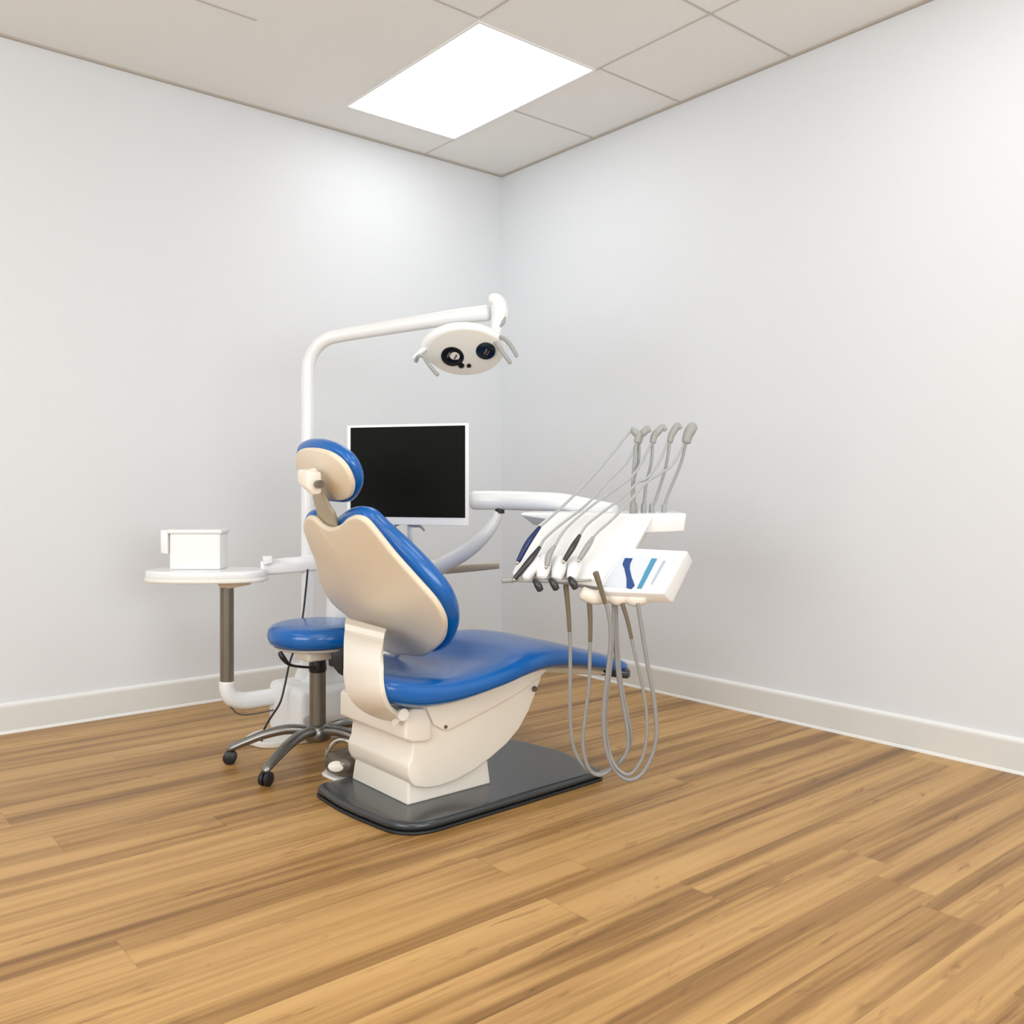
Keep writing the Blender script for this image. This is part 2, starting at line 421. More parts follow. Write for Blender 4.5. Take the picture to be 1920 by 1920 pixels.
obj('hinge_pin', lathe_bm([(.011, -.02), (.013, -.015), (.013, .015), (.011, .02)], (1.948, 2.46, .135), (0, 1, 0), seg=14), M['black'], chair)
# seat cushion: rounded cross-sections along the chair
def sect_bm(rows, seg=36, p=2.6, dish=None):
    bm = bmesh.new(); rings = []
    R = crom([Vector(r) for r in [(a, b_, c, d) for a, b_, c, d in rows]], 6)
    for q in R:
        x, top, bot, hw = q; zc = (top+bot)/2; hh = max((top-bot)/2, .002); rg = []
        for k in range(seg*2):
            t = math.pi*k/seg; cs, sn = math.cos(t), math.sin(t)
            yv = math.copysign(abs(cs)**(2/5.0), cs)*hw; zv = math.copysign(abs(sn)**(2/2.6), sn)*hh
            dz = 0
            if dish and sn > 0: dz = -dish(x)*(1-(yv/hw)**2)*sn**.5
            rg.append(bm.verts.new((x+(.26 if yv < 0 else .46)*yv*max(0, min(1, (1.95-x)/.42)), CY+yv, zc+zv+dz)))
        rings.append(rg)
    n = len(rings[0])
    for a, b_ in zip(rings, rings[1:]):
        for k in range(n): bm.faces.new((a[k], a[(k+1) % n], b_[(k+1) % n], b_[k]))
    bm.faces.new(rings[0]); bm.faces.new(list(reversed(rings[-1])))
    return bm
rows = [(1.515, .455, .430, .21), (1.519, .476, .405, .24), (1.535, .486, .386, .265), (1.57, .482, .370, .278), (1.61, .472, .358, .284), (1.66, .460, .349, .288), (1.74, .452, .347, .290), (1.82, .455, .355, .290), (1.93, .474, .374, .290),
        (2.03, .497, .394, .288), (2.12, .502, .405, .285), (2.22, .490, .400, .280), (2.32, .464, .384, .274), (2.43, .433, .362, .268), (2.50, .412, .346, .26), (2.55, .396, .338, .24), (2.585, .382, .340, .20), (2.597, .370, .350, .14)]
obj('seat_cushion', sect_bm(rows, dish=lambda x: .022 if x < 1.9 else .022*max(0, 1-(x-1.9)/.25)), M['blue'], chair, angle=60)
obj('footrest_edge', flat([(2.50, CY-.262), (2.565, CY-.235), (2.612, CY-.14), (2.625, CY), (2.612, CY+.14), (2.565, CY+.235), (2.50, CY+.262), (2.46, CY)], .332, .366, .012), M['char'], chair)
obj('leg_rest_shell', prof_bm([(2.14, .412), (2.20, .406), (2.34, .388), (2.46, .360), (2.48, .340), (2.40, .350), (2.25, .375), (2.16, .388)], CY-.20, CY+.20), M['tan'], chair, bevel=.006)

# backrest: shell and cushion drawn in the tilted plane of the back, both wrapping forward at the sides
def back_frame(o, lean, k, kb=0):
    o = Vector(o); n = Vector((math.cos(lean), 0, math.sin(lean))); b_ = Vector((-math.sin(lean), 0, math.cos(lean))); a = Vector((0, 1, 0))
    def fm(x, y, c): return o+a*x+b_*y+n*(c+k*x*x+kb*y*y)
    def un(px, py, c):
        off = c; x = y = 0
        for _ in range(40):
            q = onplane(px, py, o+n*off, n)-o; x = q.dot(a); y = q.dot(b_); off = .6*off+.4*(c+k*x*x+kb*y*y)
        return (x, y)
    return fm, un
fm, un = back_frame((1.692, 2.63, .57), math.radians(34.4), .10)
shell_px = [(572, 990), (573, 975), (580, 967), (592, 970), (606, 983), (622, 989), (640, 983), (652, 972), (668, 966), (686, 972), (704, 991), (740, 1036), (782, 1083), (818, 1124), (835, 1155), (838, 1178), (832, 1200), (814, 1218), (794, 1228), (765, 1226),
            (740, 1224), (712, 1212), (676, 1190), (645, 1160), (622, 1128), (604, 1090), (594, 1050), (582, 1018)]
def trim_far(p, lim): return (min(p[0], lim if p[1] > -.02 else .30+.1*max(0, p[1]+.1)), max(p[1], -.165))
out = [trim_far(un(x, y, .012), .455) for x, y in shell_px]
obj('back_shell', slab_bm(out, 0, .022, .010, fm, crown0=.009), M['shell'], chair, angle=60)
obj('shell_rim', slab_bm([trim_far(un(x, y, .026), .455) for x, y in shell_px], .0225, .031, .004, lambda a, b_, c: fm(a, b_, c)), M['rim'], chair, angle=60)
cush_px = [(577, 985), (577, 965), (584, 958), (596, 962), (610, 975), (624, 977), (638, 966), (652, 957), (672, 953), (694, 961), (722, 988), (760, 1022), (800, 1062), (836, 1106), (852, 1140), (856, 1168), (850, 1194), (834, 1214), (806, 1230), (770, 1234),
           (738, 1232), (706, 1216), (676, 1188), (655, 1155), (634, 1120), (618, 1085), (606, 1045), (592, 1010)]
obj('back_cushion', slab_bm([trim_far(un(x, y, .066), .42) for x, y in cush_px], .0315, .104, .036, fm, crown1=.0), M['blue'], chair, angle=60)
# headrest
fh, uh = back_frame((1.425, 2.60, 1.08), math.radians(30), .15, .3)
hs = [(558, 850), (566, 842), (582, 840), (602, 842), (624, 850), (644, 866), (658, 888), (664, 910), (660, 928), (648, 936), (628, 937), (608, 934), (588, 922), (573, 904), (562, 882), (557, 864)]
obj('headrest_shell', slab_bm([uh(x, y, .01) for x, y in hs], 0, .020, .009, fh, crown0=.012), M['shell'], chair, angle=60)
obj('headrest_rim', slab_bm([uh(x, y, .022) for x, y in hs], .0185, .0255, .003, fh), M['rim'], chair, angle=60)
hc = [(562, 840), (566, 830), (582, 824), (604, 825), (630, 834), (655, 852), (671, 876), (678, 901), (674, 921), (661, 938), (640, 939), (610, 934), (590, 920), (574, 898), (563, 872), (560, 856)]
obj('headrest_cushion', slab_bm([uh(x, y, .046) for x, y in hc], .021, .070, .024, fh, crown1=.008), M['blue'], chair, angle=60)
# headrest stem and hinge
sx = lambda px, py, d=0: onplane(px, py, (1.40+d, 0, 1.0), (math.cos(.45), 0, math.sin(.45)))
st = slab_bm([un(x, y, .03) for x, y in [(592, 908), (603, 908), (610, 930), (620, 950), (630, 968), (636, 1000), (630, 1020), (612, 1020), (604, 990), (598, 970), (594, 950), (588, 928)]], .022, .036, .006, fm)
obj('headrest_stem', st, M['stem'], chair, angle=50)
hp = at(579, 898, 2.86)
obj('hinge_block', hull_bm([hp+Vector(v) for v in ((-.02, -.028, -.03), (.03, -.028, -.035), (.03, .034, -.02), (-.02, .04, -.012), (-.02, -.028, .026), (.03, -.028, .02), (.03, .034, .034), (-.02, .04, .03), (.03, -.03, -.05), (0, -.02, -.052))]), M['cream'], chair, bevel=.006)
obj('hinge_knob', lathe_bm([(0, -.012), (.010, -.012), (.013, -.008), (.013, .012)], at(598, 908, 2.83), (0, -1, 0), seg=20), M['bronze'], chair)
obj('hinge_collar', tube_bm([at(571, 893, 2.86), at(590, 886, 2.88)], .016, seg=18), M['rim'], chair)
# back support bracket
eL = [(648, 1166, 1.615), (645, 1195, 1.50), (644, 1235, 1.44), (645, 1275, 1.428), (655, 1308, 1.435), (678, 1332, 1.465), (708, 1347, 1.505), (735, 1353, 1.54)]
eR = [(724, 1188, 1.615), (717, 1210, 1.50), (712, 1240, 1.44), (711, 1275, 1.428), (716, 1305, 1.435), (726, 1328, 1.465), (738, 1338, 1.505), (748, 1342, 1.54)]
eL = crom([onplane(x, y, (u_, 0, 0), (1, 0, 0)) for x, y, u_ in eL], 6); eR = crom([onplane(x, y, (u_, 0, 0), (1, 0, 0)) for x, y, u_ in eR], 6)
bm = bmesh.new(); rws = []; kk = len(eL)
for i in range(kk):
    t = (eR[min(i+1, kk-1)]-eR[max(i-1, 0)]).normalized(); wv = (eR[i]-eL[i]).normalized(); nn_ = t.cross(wv).normalized()
    if nn_.x < 0: nn_ = -nn_
    nn_ = nn_*.016
    rws.append([bm.verts.new(v) for v in (eL[i], eR[i], eR[i]+nn_, eL[i]+nn_)])
for a, b_ in zip(rws, rws[1:]):
    for j in range(4): bm.faces.new((a[j], a[(j+1) % 4], b_[(j+1) % 4], b_[j]))
bm.faces.new(rws[0]); bm.faces.new(list(reversed(rws[-1])))
obj('back_bracket', bm, M['cream'], chair, bevel=.004)
obj('bracket_pivot', lathe_bm([(.0, -.01), (.016, -.01), (.019, -.006), (.019, .02)], onplane(750, 1338, (0, 2.392, 0), (0, 1, 0)), (0, -1, 0), seg=24), M['rim'], chair)

# ------------------------------------------------------------------ operator stool
SX, SY = 1.676, 3.165
stool = thing('operator_stool', 'round blue cushioned wheeled stool with five grey legs behind the dental chair', 'stool', (SX, SY, 0))
obj('seat_cushion', lathe_bm([(0, .447), (.13, .447), (.165, .450), (.180, .458), (.187, .475), (.188, .490), (.184, .508), (.172, .520), (.15, .527), (.10, .530), (0, .531)], (SX, SY, 0), seg=64), M['blue'], stool)
obj('seat_pan', lathe_bm([(0, .428), (.10, .428), (.155, .436), (.165, .446), (0, .4465)], (SX, SY, 0), seg=48), M['white2'], stool)
obj('mechanism', box_bm(SX-.075, SY-.07, .392, SX+.03, SY+.05, .428), M['cream'], stool, bevel=.008)
lv0 = at(600, 1250, 3.45); 
lever = tube_bm([at(590, 1252, 3.45), at(562, 1250, 3.42), at(543, 1246, 3.36), at(531, 1234, 3.33), at(525, 1224, 3.33)], [.005, .005, .006, .010, .009], sub=5)
obj('lever', lever, M['black'], stool)
obj('tilt_bracket', hull_bm([at(x, y, z) for x, y, z in ((621, 1214, 3.38), (646, 1208, 3.38), (643, 1268, 3.38), (634, 1262, 3.38), (622, 1246, 3.38), (621, 1214, 3.46), (646, 1208, 3.46), (643, 1264, 3.46), (622, 1246, 3.46))]), M['black'], stool, bevel=.004)
obj('gas_collar', lathe_bm([(.018, .428), (.020, .405), (.032, .385), (.034, .345), (.028, .335), (0, .335)], (SX, SY, 0), seg=32), M['black'], stool)
obj('column', lathe_bm([(.030, .10), (.031, .12), (.031, .338), (.024, .345)], (SX, SY, 0), seg=32), M['pole'], stool)
obj('hub', lathe_bm([(0, .075), (.045, .078), (.052, .09), (.050, .125), (.040, .136), (.030, .14)], (SX, SY, 0), seg=32), M['steel'], stool)
R5 = .325
for k in range(5):
    a = math.radians(216+72*k) if k else math.radians(209)
    if k == 4: a = math.radians(149)
    if k == 1: a = math.radians(293)
    d = Vector((math.cos(a), math.sin(a), 0)); c = Vector((SX, SY, 0)); rr = R5 if k != 1 else R5-.005
    pts = [c+d*.03+Vector((0, 0, .115)), c+d*.11+Vector((0, 0, .122)), c+d*.19+Vector((0, 0, .108)), c+d*.26+Vector((0, 0, .084)), c+d*(rr-.01)+Vector((0, 0, .062)), c+d*(rr+.004)+Vector((0, 0, .052))]
    lg = obj('leg', tube_bm(pts, [.024, .026, .024, .021, .019, .014], sub=5, sq=(1.0, .72)), M['steel'], stool)
    cc = c+d*rr; ax = Vector((-d.y, d.x, 0)); cen = cc+Vector((0, 0, .025))
    bm = bmesh.new()
    for s in (-1, 1):
        lathe_bm([(0, .003), (.022, .003), (.025, .006), (.025, .016), (.020, .020), (0, .021)], cen, ax*s, seg=24, bm=bm)
    lathe_bm([(.006, 0), (.006, .03), (.011, .034)], cen, (0, 0, 1), seg=12, bm=bm)
    obj('caster', bm, M['black'], lg)

# ------------------------------------------------------------------ dental unit behind the chair, with its delivery arm and instrument table
UX, UY = 1.815, 3.5
unit = thing('delivery_unit', 'white dental unit with curved arm carrying the instrument table over the chair foot end', 'dental unit', (UX, UY, 0))
obj('unit_base', box_bm(1.70, 3.36, .012, 2.16, 3.66, .225), M['white2'], unit, bevel=.03, seg=5)
obj('unit_foot', flat([(1.56, 3.50), (1.59, 3.43), (1.7, 3.40), (2.1, 3.40), (2.1, 3.64), (1.7, 3.64), (1.59, 3.60), (1.56, 3.55)], 0, .024, .006), M['rim'], unit)
obj('unit_column', hull_bm([(x, y, z) for x, y, z in ((1.78, 3.40, .22), (2.06, 3.40, .22), (2.06, 3.60, .22), (1.78, 3.60, .22), (1.86, 3.44, .44), (2.02, 3.44, .44), (2.02, 3.58, .44), (1.86, 3.58, .44))]), M['white'], unit, bevel=.02)
obj('cable_bracket', box_bm(1.86, 3.33, .30, 1.90, 3.44, .42), M['black'], unit, bevel=.004)
obj('unit_cover', lathe_bm([(.052, .43), (.052, .60), (.045, .68), (.038, .70)], (1.95, 3.50, 0), seg=32), M['white'], unit)
# curved lower arm, rising to the joint
arm = [Vector((1.95, 3.50, .66)), at(800, 1068, 3.72), at(838, 1055, 3.66), at(880, 1030, 3.62), at(912, 1000, 3.6), at(929, 975, 3.6), at(933, 962, 3.6)]
obj('lower_arm', tube_bm(arm, [.036, .034, .032, .030, .026, .021, .019], seg=20), M['white'], unit)
jc = at(937, 955, 3.6)
obj('arm_joint', lathe_bm([(.019, -.016), (.019, .012)], jc, seg=24), M['black'], unit)
bp = [at(888, 938, 3.62), at(940, 938, 3.6), at(1000, 940, 3.53), at(1050, 942, 3.47), at(1095, 948, 3.41), at(1150, 958, 3.32)]
obj('upper_arm', tube_bm(bp, [.038, .038, .0375, .036, .031, .028], seg=24), M['white'], unit)
obj('arm_screw', lathe_bm([(.014, .006), (.010, -.006), (0, -.008)], at(1024, 962, 3.5), seg=16), M['black'], unit)
obj('shelf_bar', tube_bm([at(800, 1073, 3.75), at(860, 1067, 3.72), at(935, 1061, 3.66)], [.010, .012, .009], seg=12, sub=4, sq=(.6, 1.3)), M['tan'], unit)
# instrument table: tray, sloping body, control panel
tray = hull_bm([W(.03, 3.20, .948), W(.44, 3.14, .888), W(.593, 3.14, .894), W(.603, 3.36, .905), W(.08, 3.42, .905),
                W(.03, 3.20, .957), W(.475, 3.13, .955), W(.600, 3.13, .957), W(.610, 3.38, .958), W(.07, 3.44, .958)])
obj('instrument_tray', tray, M['white'], unit, bevel=.006)
obj('body_shell', hull_bm([at(958, 1078, 3.02), at(1118, 1086, 2.98), at(1148, 1104, 2.98), at(1222, 971, 3.125), at(1225, 969, 3.13), at(1035, 963, 3.125), at(1008, 985, 3.12), at(980, 1036, 3.08),
                        at(1000, 1082, 3.10), at(1140, 1112, 3.10), at(1210, 1010, 3.34), at(1050, 1010, 3.36)]), M['white2'], unit, bevel=.010)
# control panel, a thick wedge
q = [at(1118, 1108, 2.94), at(1243, 1113, 2.94), at(1290, 1032, 3.06), at(1168, 1026, 3.06)]
nrm = (q[1]-q[0]).cross(q[3]-q[0]).normalized()
if nrm.z < 0: nrm = -nrm
q2 = [p-nrm*.055+Vector((0, 0, -.005)) for p in q]
q2[1] = at(1262, 1131, 2.985); q2[2] = at(1300, 1052, 3.12); q2[0] = at(1130, 1131, 2.985); q2[3] = at(1180, 1046, 3.12)
obj('control_panel', hull_bm(q+q2), M['white2'], unit, bevel=.007)
def on_panel(s, t, h=0):      # s across, t up the panel face
    return q[0]*(1-s)*(1-t)+q[1]*s*(1-t)+q[2]*s*t+q[3]*(1-s)*t+nrm*h
def strip(name, pts, m, parent, h0=.0002, h1=.0022):
    bm = bmesh.new(); a = [bm.verts.new(on_panel(*p, h0)) for p in pts]; b_ = [bm.verts.new(on_panel(*p, h1)) for p in pts]; n = len(pts)
    for i in range(n): bm.faces.new((a[i], a[(i+1) % n], b_[(i+1) % n], b_[i]))
    bm.faces.new(a); bm.faces.new(list(reversed(b_)))
    return obj(name, bm, m, parent, smooth=False)
cp = [o for o in COL.objects if o.name.startswith('control_panel')][0]
strip('touch_field', [(.05, .10), (.42, .10), (.66, .80), (.06, .80)], M['inset'], cp)
strip('navy_mark', [(.13, .74), (.25, .74), (.26, .62), (.30, .50), (.40, .32), (.52, .14), (.50, .06), (.42, .08), (.34, .28), (.22, .50), (.15, .60)], M['navy'], cp, .0023, .0040)
strip('teal_mark', [(.575, .08), (.645, .08), (.615, .76), (.53, .76)], M['teal'], cp, .0023, .0040)
strip('pale_mark', [(.74, .18), (.765, .18), (.765, .72), (.72, .72)], M['pale'], cp, .0023, .0040)
# hose socket block under the panel
for (x0, x1, yy, Z) in ((1092, 1138, 1120, 2.98), (1140, 1172, 1122, 2.98), (1174, 1206, 1124, 2.98)):
    obj('hose_socket', tube_bm([at(x0, yy-8, Z), at((x0+x1)/2, yy, Z), at(x1, yy-4, Z)], [.022, .024, .022], sub=4, seg=18), M['cream'], unit)
# holder rail with the white instrument holders
obj('holder_rail', tube_bm([at(948, 1086, 2.97), at(985, 1089, 2.97), at(1050, 1090, 2.96), at(1108, 1088, 2.95)], [.007, .005, .005, .004], sub=4), M['whip'], unit)
obj('rail_grip', tube_bm([at(942, 1088, 2.97), at(962, 1087, 2.97)], [.009, .010]), M['whip'], unit)
for (x0, y0, x1, y1) in ((985, 1083, 1004, 1046), (1016, 1082, 1022, 1045), (1044, 1084, 1052, 1048), (1072, 1084, 1082, 1050)):
    obj('instrument_holder', tube_bm([at(x0, y0, 2.97), at((x0+x1)/2, (y0+y1)/2, 2.985), at(x1, y1, 3.0)], [.018, .024, .020], sub=5, seg=18), M['white'], unit)
for (x, y) in ((1008, 1096), (1038, 1094), (1074, 1092)):
    obj('holder_knob', tube_bm([at(x-6, y-8, 2.95), at(x, y, 2.94), at(x+5, y+10, 2.94)], [.008, .012, .011], sub=4), M['darktool'], unit)
# whip arms over the tray
tips = [(1185, 806, 1194, 828), (1213, 803, 1198, 829), (1243, 800, 1224, 829), (1271, 797, 1256, 828), (1298, 799, 1287, 828)]
bases = [(1187, 954), (1190, 953), (1208, 953), (1222, 954), (1245, 955)]
wz = [3.16, 3.18, 3.2, 3.22, 3.24]
whip_px = [[(1194, 828), (1190, 860), (1186, 905), (1186, 952)], [(1198, 829), (1197, 865), (1188, 905), (1190, 953)], [(1224, 829), (1221, 868), (1212, 905), (1207, 953)],
           [(1256, 828), (1250, 868), (1240, 905), (1230, 935), (1222, 954)], [(1287, 828), (1277, 868), (1262, 905), (1250, 935), (1245, 955)]]
for i in range(5):
    p = whip_px[i]; Z = wz[i]
    wp = obj('whip_arm', tube_bm([at(x, y, Z) for x, y in p], .0055, sub=5, seg=10), M['whip'], unit)
    tx, ty, lx, ly = tips[i]
    k = 1.0 if i < 4 else 1.55
    obj('whip_head', tube_bm([at(lx, ly, Z), at(lx+3, ly-12, Z), at((lx+tx)/2+3, ty+6, Z), at(tx, ty, Z), at(tx+5, ty+6, Z)], [.011*k, .012*k, .013*k, .010*k, .008*k], sub=5, seg=14), M['whip'], wp)
    obj('whip_foot', tube_bm([at(p[-1][0], p[-1][1]-8, Z), at(p[-1][0], 962, Z)], [.009, .011], seg=14), M['whip'], wp)

# handpieces resting in the holders, each on its own thin hose
HG = 'dental handpieces in the instrument table'
hand = [
 ('navy handpiece at the outer left end of the instrument table, on the longest thin hose', [(1183, 806), (1150, 848), (1112, 892), (1073, 932), (1035, 968), (1012, 988)], [(1012, 988), (990, 1018), (972, 1052)], 'bluetool', 3.16),
 ('dark chrome handpiece second from the left end of the instrument table', [(1194, 830), (1176, 866), (1142, 900), (1100, 946), (1050, 985), (1022, 1010), (1012, 1026)], [(1012, 1026), (994, 1050), (966, 1084)], 'darktool', 3.18),
 ('slim grey handpiece between the second and third white holders', [(1222, 829), (1206, 862), (1185, 893), (1150, 920), (1110, 948), (1062, 990), (1040, 1024)], [(1040, 1024), (1030, 1040), (1026, 1060)], 'whip', 3.2),
 ('thick dark grey handpiece standing in the third white holder', [(1252, 830), (1235, 868), (1212, 898), (1196, 905), (1170, 930), (1128, 962), (1100, 985), (1087, 1004)], [(1087, 1004), (1075, 1024), (1059, 1050)], 'darktool', 3.22),
 ('pale grey handpiece at the control panel end of the row', [(1284, 830), (1262, 870), (1238, 888), (1212, 905), (1185, 935), (1150, 972), (1124, 995), (1112, 1008)], [(1112, 1008), (1102, 1024), (1087, 1048)], 'whip', 3.24)]
for lab, hose, hp_, mm, Zt in hand:
    n = len(hose)
    e = at(*hp_[-1], 2.975)
    t = thing('dental_handpiece', lab, 'dental handpiece', e, HG)
    zs = [Zt+(2.99-Zt)*i/(n-1)-.015*math.sin(math.pi*i/(n-1)) for i in range(n)]
    obj('hose', tube_bm([at(x, y, z) for (x, y), z in zip(hose, zs)], .0045, sub=6, seg=10), M['palehose'], t)
    obj('handle', tube_bm([at(*hp_[0], 2.99), at(*hp_[1], 2.965), at(*hp_[2], 2.955)], [.006, .010, .008], sub=5, seg=14), M[mm], t)
    obj('tip', tube_bm([at(*hp_[2], 2.955), at(hp_[2][0]-3, hp_[2][1]+6, 2.955)], [.006, .004], seg=10), M['chrome'], t)

# long hoses looping to just above the floor
def hose(name, px, Z0, Zm, Z1, r=.0062, sleeve=2):
    n = len(px)
    zs = [(Z0*(1-2*f)+Zm*2*f) if f < .5 else (Zm*(2-2*f)+Z1*(2*f-1)) for f in [i/(n-1) for i in range(n)]]
    P = [at(x, y, z) for (x, y), z in zip(px, zs)]
    h = obj('hanging_hose', tube_bm(P, r, sub=8, seg=12), M['greyhose'], unit)
    obj('hose_sleeve', tube_bm(crom(P[:3], 6)[:10], [r*1.5-r*.4*i/9 for i in range(10)], sub=1, seg=12, smooth=False), M['hosegrip'], h)
    return h
hose('a', [(1061, 1098), (1066, 1150), (1069, 1210), (1069, 1300), (1070, 1360), (1077, 1405), (1095, 1437), (1115, 1450), (1135, 1446), (1158, 1430), (1178, 1405), (1182, 1375), (1172, 1320), (1163, 1270), (1157, 1200), (1155, 1134)], 2.98, 3.05, 3.0)
hose('b', [(1105, 1128), (1107, 1170), (1106, 1230), (1104, 1290), (1097, 1345), (1093, 1395), (1100, 1432), (1113, 1450), (1130, 1452), (1152, 1438), (1174, 1412), (1177, 1375), (1166, 1310), (1158, 1260), (1153, 1200), (1150, 1134)], 2.98, 3.03, 3.0)
hose('c', [(1117, 1074), (1128, 1108), (1141, 1150), (1145, 1195), (1140, 1255), (1133, 1315), (1132, 1370), (1139, 1415), (1156, 1447), (1180, 1462), (1205, 1449), (1224, 1412), (1231, 1370), (1226, 1310), (1215, 1250), (1205, 1190), (1196, 1132)], 2.92, 3.0, 2.96, .0068)
hose('d', [(1166, 1130), (1177, 1165), (1190, 1225), (1202, 1275), (1211, 1325), (1213, 1370), (1208, 1410), (1195, 1438), (1180, 1452), (1163, 1446), (1148, 1425), (1139, 1390), (1135, 1345), (1139, 1300), (1145, 1250), (1149, 1195), (1150, 1140)], 2.97, 2.99, 3.0, .0055)

# ------------------------------------------------------------------ operating light
lamp = thing('operating_light', 'white overhead dental operating light on a tall bent pole', 'dental light', (UX, UY, .225))
PT = at(577, 700, 3.85); PB = Vector((PT.x, PT.y, .20))
pp = [PB, Vector((PT.x, PT.y, .5)), Vector((PT.x, PT.y, .9)), Vector((PT.x, PT.y, 1.3)), PT, at(582, 672, 3.85), at(594, 651, 3.84), at(613, 636, 3.83), at(640, 629, 3.82), at(700, 619, 3.78), at(780, 606, 3.72), at(860, 593, 3.66), at(914, 587, 3.62)]
obj('pole_arm', tube_bm(pp, [.028]*9+[.0285, .030, .031, .032], seg=24, sub=6), M['white'], lamp)
# swivel joint at the arm end
obj('swivel_joint', tube_bm([at(920, 560, 3.58), at(933, 566, 3.58), at(937, 590, 3.58), at(931, 612, 3.575), at(926, 632, 3.57)], [.020, .030, .034, .024, .026], seg=20, sub=6), M['white'], lamp)
obj('joint_trim', tube_bm([at(946, 594, 3.56), at(943, 604, 3.56), at(937, 612, 3.56)], [.006, .009, .006], seg=12), M['whip'], lamp)
# head: lens-shaped dish looking down to the room
LC = at(872, 660, 3.5)
right = W(1, 0, 0); fwd = W(0, 1, 0)
roll = math.radians(3)
tilt = math.radians(44)            # the face looks this far below the horizon, towards the camera side
nL = (-fwd*math.cos(tilt)-Vector((0, 0, 1))*math.sin(tilt)).normalized()
aL = (right*math.cos(roll)+Vector((0, 0, 1))*math.sin(roll)); aL = (aL-nL*aL.dot(nL)).normalized(); bL = aL.cross(nL)
if bL.z < 0: bL = -bL
fl = lambda a, b_, c: LC+aL*a+bL*b_+nL*c
eye = []
for k in range(28):
    t = 2*math.pi*k/28; cs, sn = math.cos(t), math.sin(t)
    eye.append((.147*math.copysign(abs(cs)**.92, cs), .107*sn*(1-.10*cs*cs)))
eye2 = [(x*1.12-.008, y*1.02+.006) for x, y in eye]
head = obj('lamp_head', slab_bm(eye2, -.045, -.002, .02, fl, crown0=.045, sub=3), M['white'], lamp, angle=60)
obj('front_face', slab_bm(eye, -.0015, .006, .003, fl, crown1=.012, sub=3), M['face'], head, angle=60)
def reflector(a, b_, r, m, extra):
    c = fl(a, b_, .012)
    o = obj('reflector', lathe_bm([(r*1.12, 0), (r*1.10, .006), (r, .008), (r*.6, .005), (0, .003)], c, nL, seg=28), m, head)
    bm = bmesh.new()
    for (x, y, rr) in extra: tube_bm([fl(a+x-.005, b_+y-.008, .020), fl(a+x+.005, b_+y+.010, .020)], rr, seg=10, bm=bm)
    obj('bulb', bm, M['bronze'], o)
reflector(-.048, -.008, .040, M['lens'], [(.012, 0, .003), (-.014, .010, .004)])
reflector(.080, .012, .034, M['lensb'], [(.0, 0, .004), (.008, -.008, .003)])
obj('lamp_button', lathe_bm([(.008, 0), (.009, .006), (0, .009)], fl(.012, -.052, .014), nL, seg=14), M['lens'], head)
obj('lamp_button', lathe_bm([(.012, 0), (.012, .006), (0, .009)], fl(-.018, -.050, .014), nL, seg=14), M['lens'], head)
obj('handle', tube_bm([at(780, 677, 3.46), at(784, 668, 3.44), at(793, 668, 3.44), at(803, 682, 3.42), at(816, 698, 3.42), at(821, 703, 3.42)], [.008, .007, .007, .0075, .0075, .0075], seg=12), M['whip'], lamp)
obj('handle_bracket', tube_bm([at(776, 672, 3.5), at(792, 657, 3.5), at(815, 643, 3.5)], [.008, .011, .013], seg=14), M['white'], lamp)
obj('handle', tube_bm([at(930, 634, 3.5), at(942, 633, 3.46), at(954, 643, 3.42), at(963, 656, 3.40), at(969, 668, 3.40)], [.008, .0085, .0085, .0085, .0075], seg=12), M['whip'], lamp)
obj('handle', tube_bm([at(926, 638, 3.48), at(938, 655, 3.42), at(948, 668, 3.40), at(957, 681, 3.40)], [.008, .008, .0085, .0075], seg=12), M['whip'], lamp)
obj('handle_bracket', tube_bm([at(905, 630, 3.55), at(924, 637, 3.50), at(936, 650, 3.46)], [.012, .013, .009], seg=14), M['white'], lamp)

# ------------------------------------------------------------------ monitor
mon = thing('monitor', 'flat monitor with black screen and white frame behind the headrest', 'monitor', at(768, 1045, 3.62))
def mq(px, py, Z, d=0): return at(px, py, Z)+fwd*d
ZL, ZR = 3.50, 3.46
s = [at(657, 802, ZL), at(872, 797.5, ZR), at(872, 971, ZR), at(657, 968.5, ZL)]
fr = [at(650, 797, ZL), at(879, 792, ZR), at(879, 987, ZR), at(650, 983, ZL)]
back = [p+fwd*.035+Vector((0, 0, dz)) for p, dz in zip(fr, (-.012, -.012, .012, .012))]
obj('monitor_case', hull_bm([p+fwd*.004 for p in fr]+back), M['white2'], mon, bevel=.004)
obj('screen', hull_bm([p+fwd*.002 for p in s]+[p+fwd*.006 for p in s]), M['screen'], mon, smooth=False)
obj('monitor_post', tube_bm([at(768, 985, 3.53), at(769, 1010, 3.56), at(769, 1040, 3.64), at(768, 1072, 3.70)], [.010, .011, .011, .012], seg=16), M['white'], mon)
obj('mount_hook', tube_bm([at(738, 992, 3.51), at(744, 984, 3.51), at(760, 981, 3.51), at(775, 986, 3.51), at(788, 987, 3.51), at(796, 995, 3.51)], [.005, .005, .005, .006, .005, .004], seg=10), M['whip'], mon)

